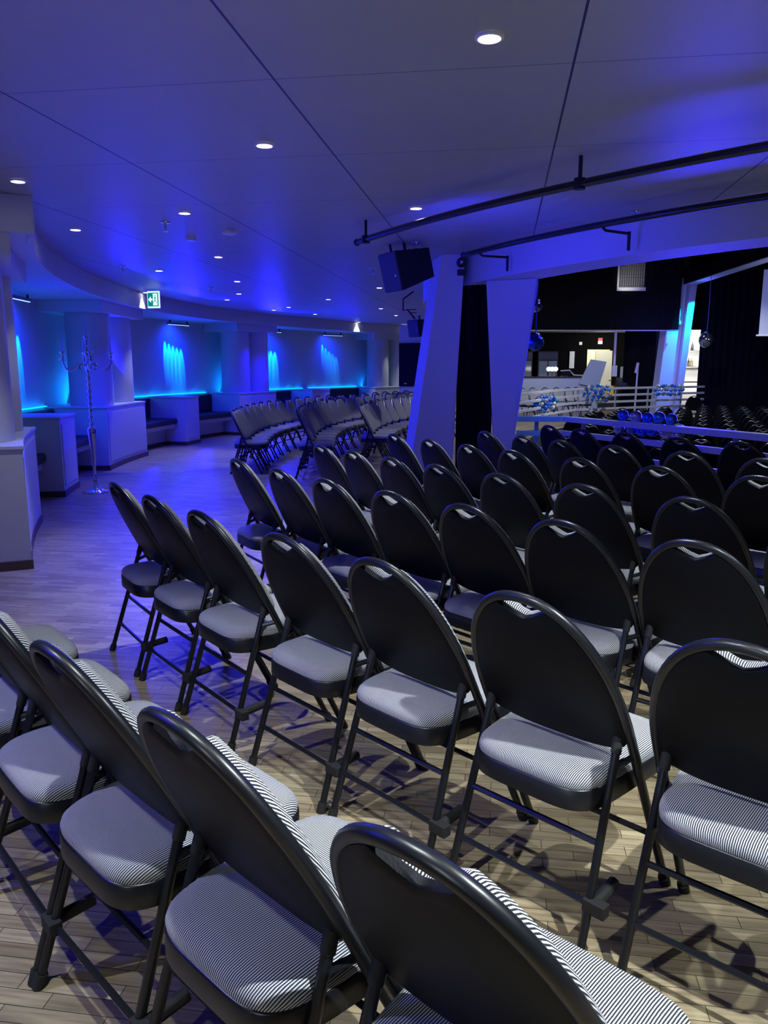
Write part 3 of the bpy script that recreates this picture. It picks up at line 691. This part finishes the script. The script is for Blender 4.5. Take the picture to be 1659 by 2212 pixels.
# small wall fittings
for (x, z_, w_, h_, c_, nm, lb, ct) in ((7.32, 2.35, 0.11, 0.11, (.9, .9, .9), 'wall_switch', 'small white square fitting high on the black wall left of the doorway', 'fitting'),
                                   (6.85, 1.15, 0.10, 0.10, (.9, .9, .9), 'wall_socket', 'small white socket low on the black wall above the bar', 'socket'),
                                   (7.02, 1.75, 0.18, 0.62, (.75, .8, .85), 'paper_dispenser', 'tall white dispenser on the black wall behind the tilted board', 'dispenser')):
    s = MB(); s.box(-w_ / 2, w_ / 2, -0.05, 0, -h_ / 2, h_ / 2); o = s.build(nm, mat('fit_' + nm, c_, .5)); o.location = (x, 29.99, z_); tag(o, lb, ct)
es_ = empty('warning_sign', (8.05, 29.98, 2.42)); tag(es_, 'small red and white sign above the lit doorway', 'sign')
s = MB(); s.box(-0.08, 0.08, -0.03, 0, 0.02, 0.13); s.build('red_half', mat('red_sign', (.5, .03, .03), .4, emit=(.7, .05, .05), es=.4), es_)
s = MB(); s.box(-0.08, 0.08, -0.03, 0, -0.09, 0.018); s.build('white_half', mat('white_sign', (.9, .85, .85), .4, emit=(1, .8, .8), es=.4), es_)
# yellow crate, mixing desk, conduit
cr = empty('crate', (7.35, 27.6, 0.40)); tag(cr, 'yellow plastic crate in front of the lit doorway', 'crate')
s = MB(); s.box(0, 0.62, 0, 0.4, 0.10, 0.42); s.build('box', mat('yellow_plastic', (0.75, 0.5, 0.05), .5), cr, bevel=.01)
s = MB(); s.box(-0.01, 0.63, -0.01, 0.41, 0.421, 0.45); s.build('lid', mat('yellow_lid', (0.8, 0.6, 0.15), .5), cr)
s = MB(); s.box(-0.05, 0.68, -0.02, 0.42, -0.399, 0.098); s.build('stand', M_BLK, cr)
dk = empty('equipment_desk', (7.9, 26.0, 0)); tag(dk, 'black desk loaded with sound equipment right of the doorway', 'desk')
s = MB(); s.box(-0.3, 0.65, 0, 0.5, 0.86, 0.90); s.build('desk_top', M_BLK, dk)
for x in (-0.28, 0.6): s = MB(); s.box(x, x + 0.04, 0.02, 0.06, 0.001, 0.858); s.build('leg', M_BLK, dk)
s = MB(); s.hexa([Vector(q) for q in ((-0.22, 0.05, 0.901), (0.4, 0.05, 0.901), (0.4, 0.45, 0.901), (-0.22, 0.45, 0.901), (-0.22, 0.05, 0.98), (0.4, 0.05, 0.98), (0.4, 0.45, 1.14), (-0.22, 0.45, 1.14))]); s.build('mixer', mat('mixer_grey', (.03, .03, .04), .4), dk)
s = MB(); s.tube([(0.2, 0.02, 0.95), (0.5, 0.1, 1.02), (0.62, 0.1, 1.08)], 0.02, 6); s.build('white_cable', M_WMET, dk)
cd = empty('wall_conduit', (7.62, 26.6, 0)); tag(cd, 'slim white vertical conduit with boxes right of the lit doorway', 'conduit')
s = MB(); s.box(0, 0.07, 0, 0.05, 1.55, 2.74); s.build('trunking', M_WMET, cd)
s = MB(); s.box(-0.04, 0.12, -0.05, 0.05, 1.18, 1.54); s.build('control_box', M_WMET, cd)
s = MB(); s.box(0.25, 0.5, 0, 0.03, 0.95, 1.5); tg = s.build('notice_board', mat('pale_paper', (.65, .65, .68), .6), cd)
s = MB(); s.tube([(8.03, 25.4, 0.02), (8.06, 25.4, 1.6)], 0.03, 8); s.tube([(8.0, 25.4, 1.3), (8.06, 25.4, 1.62)], 0.045, 8); tag(s.build('folded_stand', M_RAIL), 'pale folded stand upright before the far black curtain', 'stand')
# back bar with bottles seen between pillar and curtain
bk = empty('back_bar', (9.85, 27.2, 0)); tag(bk, 'white back bar with lit shelves between the distant pillar and the curtain', 'shelf unit')
BBW = mat('back_bar_white', (0.8, 0.8, 0.8), 0.4)
s = MB(); s.box(0.0, 1.3, 0.4, 0.45, 0.001, 2.74); s.build('back_panel', BBW, bk)
s = MB(); s.box(0.0, 1.3, -0.2, 0.399, 0.001, 0.98); s.build('cabinet', BBW, bk)
s = MB(); s.box(0.0, 1.3, -0.22, 0.399, 0.981, 1.0); s.build('worktop', M_BLK, bk)
for z_ in (1.45, 1.98): s = MB(); s.box(0.0, 1.3, 0.1, 0.399, z_, z_ + 0.06); s.build('shelf', mat('grey_shelf', (.25, .26, .28), .4), bk)
area((10.0, 26.3, 2.6), (10.0, 27.4, 1.2), 40, (1, 0.96, 0.88), 0.6)
area((10.4, 26.0, 1.7), (10.4, 27.5, 1.5), 25, (1, 0.97, 0.9), 0.4)
bot = MB(); bot.lathe([(0.035, 0), (0.037, 0.02), (0.037, 0.17), (0.014, 0.22), (0.013, 0.28), (0.015, 0.285)], (0, 0, 0), 12)
bmesh_ = [bot.mesh('bottle', mat('bottle_%d' % k, c, .15, spec=.7), True) for k, c in enumerate(((.03, .03, .03), (.25, .18, .05), (.5, .52, .55)))]
for k in range(11):
    o = bpy.data.objects.new('bottle', bmesh_[(k * 5) % 3]); COL.objects.link(o)
    sh = k % 2; o.location = (10.12 + (k // 2) * 0.10, 27.42, (1.511, 2.041)[sh])
    tag(o, 'small bottle on the %s shelf of the back bar, %s from the left' % (('lower', 'upper')[sh], ORD[k // 2]), 'bottle', 'bottles on the back bar')

# ================================================================== CHAIRS
S = 1.02
HW, T0, EE = 0.225, 0.60, 2.2
YF, YB, ZT = 0.175, -0.28, 0.91
def on_plane(x, t, off=0.0):       # point on the sloping plane of the uprights; off = offset towards the sitter
    d = Vector((0, YB - YF, ZT)).normalized(); nn = Vector((0, d.z, -d.y))
    p = Vector((x, YF + (YB - YF) * t, ZT * t)) + nn * off
    return p * S
def arch_pts(n, t_low):
    pts = [on_plane(HW, t_low + (T0 - t_low) * i / 4) for i in range(4)]
    for i in range(n):
        a = PI * i / (n - 1); c, s_ = math.cos(a), math.sin(a)
        x = HW * math.copysign(abs(c) ** (2 / EE), c); t = T0 + (1 - T0) * abs(s_) ** (2 / EE)
        pts.append(on_plane(x, t))
    pts += [on_plane(-HW, T0 + (t_low - T0) * i / 4) for i in range(1, 5)]
    return pts
def back_outline(n=56):
    out = []
    for i in range(n):
        a = 2 * PI * i / n; c, s_ = math.cos(a), math.sin(a)
        if s_ >= 0:
            x = (HW - 0.008) * math.copysign(abs(c) ** (2 / EE), c); t = T0 + (1 - T0 - 0.008) * abs(s_) ** (2 / EE)
            if abs(x) < 0.07:
                t -= 0.052 * (1 - (abs(x) / 0.07) ** 1.5)
        else:
            x = (HW - 0.008) * math.copysign(abs(c) ** (2 / 2.6), c); t = T0 - 0.062 * abs(s_) ** (2 / 2.4)
        out.append((x, t))
    return out
def wrap_uv(mb, vs, n, m):
    # cloth coordinates in metres: distance over the surface outwards from the crown of the cushion
    top = vs[(m - 1) * n:]; c = sum(top, Vector((0, 0, 0))) / n
    ax = Vector((1, 0, 0)); ay = (top[n // 4] - c); ay = (ay - ax * ay.dot(ax)).normalized()
    uv = [None] * (n * m)
    for k in range(n):
        s_ = 0.0; prev = c; d0 = vs[k] - c; u, w = d0.dot(ax), d0.dot(ay); q = math.hypot(u, w) or 1.0
        for i in range(m - 1, -1, -1):
            s_ += (vs[i * n + k] - prev).length; prev = vs[i * n + k]; uv[i * n + k] = (u / q * s_, w / q * s_)
    mb.uv = uv
def dish(mb, rings, n_out):
    cx_, ct = 0.0, 0.74
    vs = []; fs = []
    for sc, off in rings:
        for x, t in n_out:
            vs.append(on_plane(cx_ + (x - cx_) * sc, ct + (t - ct) * sc, off))
    n = len(n_out)
    for i in range(len(rings) - 1):
        for k in range(n):
            k2 = (k + 1) % n; fs.append((i * n + k, i * n + k2, (i + 1) * n + k2, (i + 1) * n + k))
    fs.append(tuple(range(n))); fs.append(tuple((len(rings) - 1) * n + k for k in range(n)))
    mb.add(vs, fs); wrap_uv(mb, vs, n, len(rings))
def seat_outline(n, w_front, w_back, y0, y1, grow=0.0):
    out = []
    yc = (y0 + y1) / 2; hy = (y1 - y0) / 2 + grow
    for i in range(n):
        a = 2 * PI * i / n; c, s_ = math.cos(a), math.sin(a); e = 4.8
        uy = math.copysign(abs(s_) ** (2 / e), s_); ux = math.copysign(abs(c) ** (2 / e), c)
        w = (w_front if uy > 0 else w_back) if abs(uy) > 0.999 else w_back + (w_front - w_back) * (uy + 1) / 2
        out.append((ux * (w + grow), yc + uy * hy))
    return out
def loft(mb, loops):
    n = len(loops[0]); vs = [v for l in loops for v in l]; fs = []
    for i in range(len(loops) - 1):
        for k in range(n):
            k2 = (k + 1) % n; fs.append((i * n + k, i * n + k2, (i + 1) * n + k2, (i + 1) * n + k))
    fs.append(tuple(range(n - 1, -1, -1))); fs.append(tuple((len(loops) - 1) * n + k for k in range(n)))
    mb.add(vs, fs); wrap_uv(mb, vs, n, len(loops))
def scl(o, k, z):
    m = sum(y for _, y in o) / len(o)
    return [Vector((x * k, m + (y - m) * k, z)) * S for x, y in o]

def make_chair(detail=True):
    root = empty('folding_chair')
    nt_ = 8 if detail else 5
    tl = 0.47
    f = MB(); f.tube(arch_pts(33 if detail else 15, tl), 0.0135, nt_ + 2 if detail else 5); f.build('back_frame', M_FRAME, root, smooth=True)
    ol = back_outline(64 if detail else 28)
    b = MB(); dish(b, [(0.94, -0.017), (1.0, -0.011), (1.0, 0.004)], ol); b.build('back_panel', M_PANEL, root, smooth=True)
    b = MB(); dish(b, [(0.985, 0.0045), (0.995, 0.013), (0.98, 0.025), (0.93, 0.034), (0.84, 0.038), (0.6, 0.040), (0.2, 0.038)], ol); b.build('back_cushion', M_FAB, root, smooth=True)
    so = seat_outline(56 if detail else 20, 0.222, 0.190, -0.245, 0.235)
    b = MB(); loft(b, [scl(so, 0.97, 0.368), scl(so, 1.0, 0.372), scl(so, 1.0, 0.424), scl(so, 0.985, 0.428)]); b.build('seat_pan', M_FRAME, root, smooth=True)
    b = MB(); loft(b, [scl(so, 0.985, 0.4285), scl(so, 0.992, 0.440), scl(so, 0.975, 0.452), scl(so, 0.93, 0.462), scl(so, 0.80, 0.469), scl(so, 0.5, 0.472), scl(so, 0.15, 0.472)]); b.build('seat_cushion', M_FAB, root, smooth=True)
    for sx in (-1, 1):
        x = sx * HW
        l = MB(); l.tube([on_plane(x, 0.012), on_plane(x, tl * 0.5), on_plane(x, tl + 0.005)], 0.0125, nt_); o = l.build('leg', M_FRAME, root, smooth=True)
        if detail:
            r_ = MB(); r_.tube([on_plane(x, 0.0), on_plane(x, 0.035)], 0.0165, 10); r_.build('rubber_foot', M_RUB, o, smooth=True)
        xt = sx * (HW - 0.028)
        top = Vector((xt, -0.108, 0.545)) * S; ft = Vector((sx * 0.212, -0.285, 0.0)) * S
        l = MB(); l.tube([ft + (top - ft) * 0.01, ft + (top - ft) * 0.5, top], 0.0118, nt_); o = l.build('leg', M_FRAME, root, smooth=True)
        if detail:
            r_ = MB(); r_.tube([ft, ft + (top - ft) * 0.06], 0.0160, 10); r_.build('rubber_foot', M_RUB, o, smooth=True)
            c_ = MB(); c_.tube([ft + (top - ft) * 0.93, top + (top - ft) * 0.012], 0.0145, 8); c_.build('leg_cap', M_RUB, o, smooth=True)
            q = MB(); a = ft + (top - ft) * 0.87; bq = on_plane(x, 0.535); q.tube([a, bq], 0.009, 6); q.build('link_bar', M_FRAME, root)
    ft = Vector((0.212, -0.285, 0.0)) * S; tp = Vector((HW - 0.028, -0.108, 0.545)) * S
    for fr_ in ((0.53, 0.27) if detail else (0.4,)):
        a = ft + (tp - ft) * fr_; q = MB(); q.tube([(-a.x, a.y, a.z), (a.x, a.y, a.z)], 0.0085, 6); q.build('stretcher', M_FRAME, root)
    a = on_plane(HW, 0.22); q = MB(); q.tube([(-a.x, a.y, a.z), (a.x, a.y, a.z)], 0.0085, 6); q.build('stretcher', M_FRAME, root)
    if detail:
        a = ft + (tp - ft) * 0.27
        q = MB(); q.box(a.x - 0.012, a.x + 0.05, a.y - 0.016, a.y + 0.016, a.z - 0.018, a.z + 0.018)
        q.tube([(a.x + 0.012, a.y + 0.0, a.z), (a.x + 0.012, a.y + 0.11, a.z + 0.012)], 0.017, 8)
        q.build('linking_clip', M_RUB, root, bevel=0.003)
    return root
chair0 = make_chair(True); T_DET = tree_of(chair0)
chair1 = make_chair(False); T_LOW = tree_of(chair1)
used = {'d': False, 'l': False}
def put_chair(x, y, hd, label, group, low=False, z=0.0):
    key = 'l' if low else 'd'; base, tr = (chair1, T_LOW) if low else (chair0, T_DET)
    if not used[key]: o = base; used[key] = True
    else: o = copy_tree(base, tr)
    o.location = (x, y, z); o.rotation_euler = (0, 0, R(hd - 90))
    tag(o, label, 'chair', group); return o
def ring_chair(r, th, label, group, low=False, sc=1.0):
    c = P(r, th); o = put_chair(c.x, c.y, th - 180 + random.uniform(-1.3, 1.3), label, group, low); o.scale = (sc, sc, sc)
NEAR = [
 (13.47, [228.75, 226.6, 224.6, 222.75, 220.7, 218.6], -1),
 (12.48, [215.2, 217.4, 219.6, 222.2, 224.4, 226.7, 229.1, 231.4], 1),
 (11.57, [212.3, 215.1, 217.5, 220.0, 222.3, 224.6, 227.0, 229.5], 1),
 (10.72, [209.5, 212.1, 214.6, 217.0, 219.6, 222.3, 225.2, 227.9], 1),
 (9.79, [206.4, 209.7, 212.6, 215.3, 218.6, 221.7, 224.9, 227.9], 1),
 (8.94, [207.2, 210.4, 213.2, 216.4, 219.9, 223.2, 226.5], 1),
 (8.00, [205.1, 208.3, 212.0, 215.7, 219.4, 223.0], 1)]
for ri_, (r, ths, sgn) in enumerate(NEAR):
    for k, th in enumerate(ths):
        if ri_ == 0:
            lb = 'black folding chair with grey cushion in the nearest row, ' + ['lowest of all', 'second from the bottom', 'third from the bottom', 'fourth from the bottom', 'fifth from the bottom', 'sixth from the bottom'][k]
        else:
            lb = 'black folding chair, %s from the left in the %s row from the camera' % (ORD[k], ORD[ri_])
        ring_chair(r, th, lb, 'folding chairs in row %s from the camera' % ORD[ri_], low=False)
FARR = [(10.98, 179.6, 127, 'left', 0.96, 1.1), (10.03, 182.0, 130, 'middle', 1.0, 0.85), (9.17, 174.8, 138, 'right', 1.0, 0.7)]
for r, t0, t1, nm, fsc, ex_ in FARR:
    t = t0; k = 0
    while t > t1 and k < 26:
        rr = r * max(1.0, rg(t)) ** ex_
        ring_chair(rr, t, 'dark folding chair in the %s far curved row, %s from its near end' % (nm, ORD[k]), 'curved %s row beyond the aisle' % nm, low=(t < 165), sc=fsc)
        t -= math.degrees(0.495 / rr); k += 1
# lower hall: a block of straight rows
AX = Vector((math.cos(R(68)), math.sin(R(68)), 0)); AN = Vector((math.sin(R(68)), -math.cos(R(68)), 0))
for ci in range(13):
    n_ = -3.90 + 0.488 * ci
    for j in range(11):
        m_ = 11.2 + 1.27 * j
        q = AX * (m_ + 0.27) + AN * n_
        v = q - Vector((CX, CY, 0)); th = math.degrees(math.atan2(v.y, v.x)) % 360
        if v.length > (rin(th) if th > 70 else 13.0) - 0.75: continue
        if q.x / q.y > 0.56: continue
        put_chair(q.x, q.y, 66, 'black folding chair in the lower hall, %s column from left, %s row back' % (ORD[ci], ORD[j]), 'rows of folding chairs in the lower hall', low=True, z=-0.45)
# single chair by the far railing
s = MB(); s.box(8.3, 9.6, 22.0, 23.0, -0.45, -0.2); tag(s.build('step', mat('dark_step', (.03, .03, .035), .7)), 'dark step by the end of the far railing', 'step')
put_chair(8.80, 22.55, 69, 'single black folding chair standing above the block, at the end of the far railing', 'single chair', low=True, z=-0.2)
for k, px in enumerate((1140, 1163, 1190, 1215, 1240, 1258)):
    y = 22.9 + 0.12 * k; x = (px - 829.5) / 1717 * y
    put_chair(x, y, -58, 'folding chair on the far terrace behind the railing, %s from the left' % ORD[k], 'chairs behind the far railing', low=True)

# ================================================================== BALLOONS
def balloon_mat(name, col, metal=0.65, rough=0.13): return mat(name, col, rough, metal)
BM = [balloon_mat('blue_balloon', (0.04, 0.16, 0.80)), balloon_mat('pale_gold_balloon', (0.72, 0.66, 0.55)), balloon_mat('teal_balloon', (0.08, 0.38, 0.70)), balloon_mat('silver_balloon', (0.45, 0.47, 0.52), 0.95, 0.12)]
BNm = ['blue', 'pale gold', 'teal blue', 'silver']
def bal_mesh(m_, n=16, mm=12):
    s = MB(); prof = []
    for i in range(mm + 1):
        a = PI * i / mm; r = math.sin(a); z_ = -math.cos(a)
        if z_ < 0: r *= (1 - 0.10 * z_ * z_); z_ *= 1.12
        prof.append((max(r, 1e-3), z_))
    prof = [(0.07, -1.22), (0.03, -1.16)] + prof[1:]
    s.lathe(prof, (0, 0, 0), n); return s.mesh('balloon', m_, True)
BHI = [bal_mesh(m_, 20, 14) for m_ in BM]; BLO = [bal_mesh(m_, 10, 8) for m_ in BM]
def balloon(c, r, k, hi, label, group, up=0):
    o = bpy.data.objects.new('balloon', (BHI if hi else BLO)[k]); COL.objects.link(o); o.location = c; o.scale = (r, r, r)
    o.rotation_euler = (random.uniform(-.8, .8), random.uniform(-.8, .8), random.uniform(0, 6)); tag(o, label, 'balloon', group); return o
def at(px, py, y):     # a measured direction turned into a point at depth y
    a = px - 829.5; b = 1106 - py
    fw = FPX * math.cos(PITCH) + b * math.sin(PITCH); up = -FPX * math.sin(PITCH) + b * math.cos(PITCH)
    return Vector((a / fw * y, y, EYE + up / fw * y))
NB = [(1346, 897, 0, 8.30), (1373, 900, 1, 8.14), (1399, 903, 0, 7.98), (1424, 902, 2, 7.84), (1450, 906, 2, 7.70),
      (1338, 926, 3, 8.34), (1364, 927, 0, 8.18), (1386, 931, 0, 8.05), (1409, 931, 0, 7.92), (1438, 934, 1, 7.75), (1462, 940, 1, 7.62), (1470, 930, 2, 7.70)]
for k, (px, py, c, y) in enumerate(NB):
    up = k < 5
    balloon(at(px, py, y), 0.057 if k not in (1, 9) else 0.064, c, True, 'shiny %s balloon %s near railing, %s from the left' % (BNm[c], 'on the' if up else 'below the top bar of the', ORD[k if up else k - 5]), 'balloons on the near railing')
for q, (px, py, y, wx, wz) in enumerate(((1176, 872, 18.5, 0.24, 0.15), (1288, 849, 21.0, 0.30, 0.17), (1440, 842, 22.3, 0.36, 0.11))):
    c = at(px, py, y); t = 0
    cells = [(-1 + 2 * (a + 0.5 * (b % 2)) / (6.5 if q < 2 else 9.5), -1 + 2 * b / (4 if q < 2 else 2)) for b in range(5 if q < 2 else 3) for a in range(7 if q < 2 else 10)]
    cells = [v for v in cells if v[0] ** 2 * 0.75 + v[1] ** 2 * 0.5 < 1.12]
    for k, (u, w) in enumerate(cells):
        u += random.uniform(-0.08, 0.08); w += random.uniform(-0.12, 0.12)
        kk = [0, 0, 2, 1, 3, 0, 2, 1][k % 8]
        p = c + Vector((u * wx * 1.05, -0.06 - 0.10 * random.random(), w * wz))
        balloon(p, random.uniform(0.040, 0.052), kk, False, 'small %s balloon, %s %s part of the %s far bunch' % (BNm[kk], 'upper' if w > 0 else 'lower', ['left', 'right'][u > 0], ['left', 'middle', 'right'][q]), 'small %s balloons, %s bunch, %s %s' % (BNm[kk], ['left', 'middle', 'right'][q], 'upper' if w > 0 else 'lower', ['left', 'right'][u > 0]))
def big_balloon(c, r, k, label, top):
    o = empty('hanging_balloon', c); tag(o, label, 'balloon')
    b = bpy.data.objects.new('balloon_skin', BHI[k]); COL.objects.link(b); b.parent = o; b.scale = (r, r, r); b.rotation_euler = (PI, 0, 0)
    s = MB(); s.tube([(0, 0, r * 1.15), (0.01, 0, (top + r) / 2), (0, 0, top)], 0.008, 6); s.build('ribbon', mat('blue_ribbon', (0.1, 0.15, 0.8), .4), o)
big_balloon(at(1157, 740, 12.5), 0.13, 0, 'large dark blue balloon hanging beside the right slanted pillar', 5.1 - at(1157, 740, 12.5).z)
big_balloon(at(1158, 661, 13.2), 0.10, 3, 'smoky silver balloon higher up beside the right slanted pillar', 5.1 - at(1158, 661, 13.2).z)
big_balloon(at(1526, 735, 21.8), 0.20, 3, 'large clear silver balloon hanging on a blue ribbon before the black curtain', 3.90 - at(1526, 735, 21.8).z)
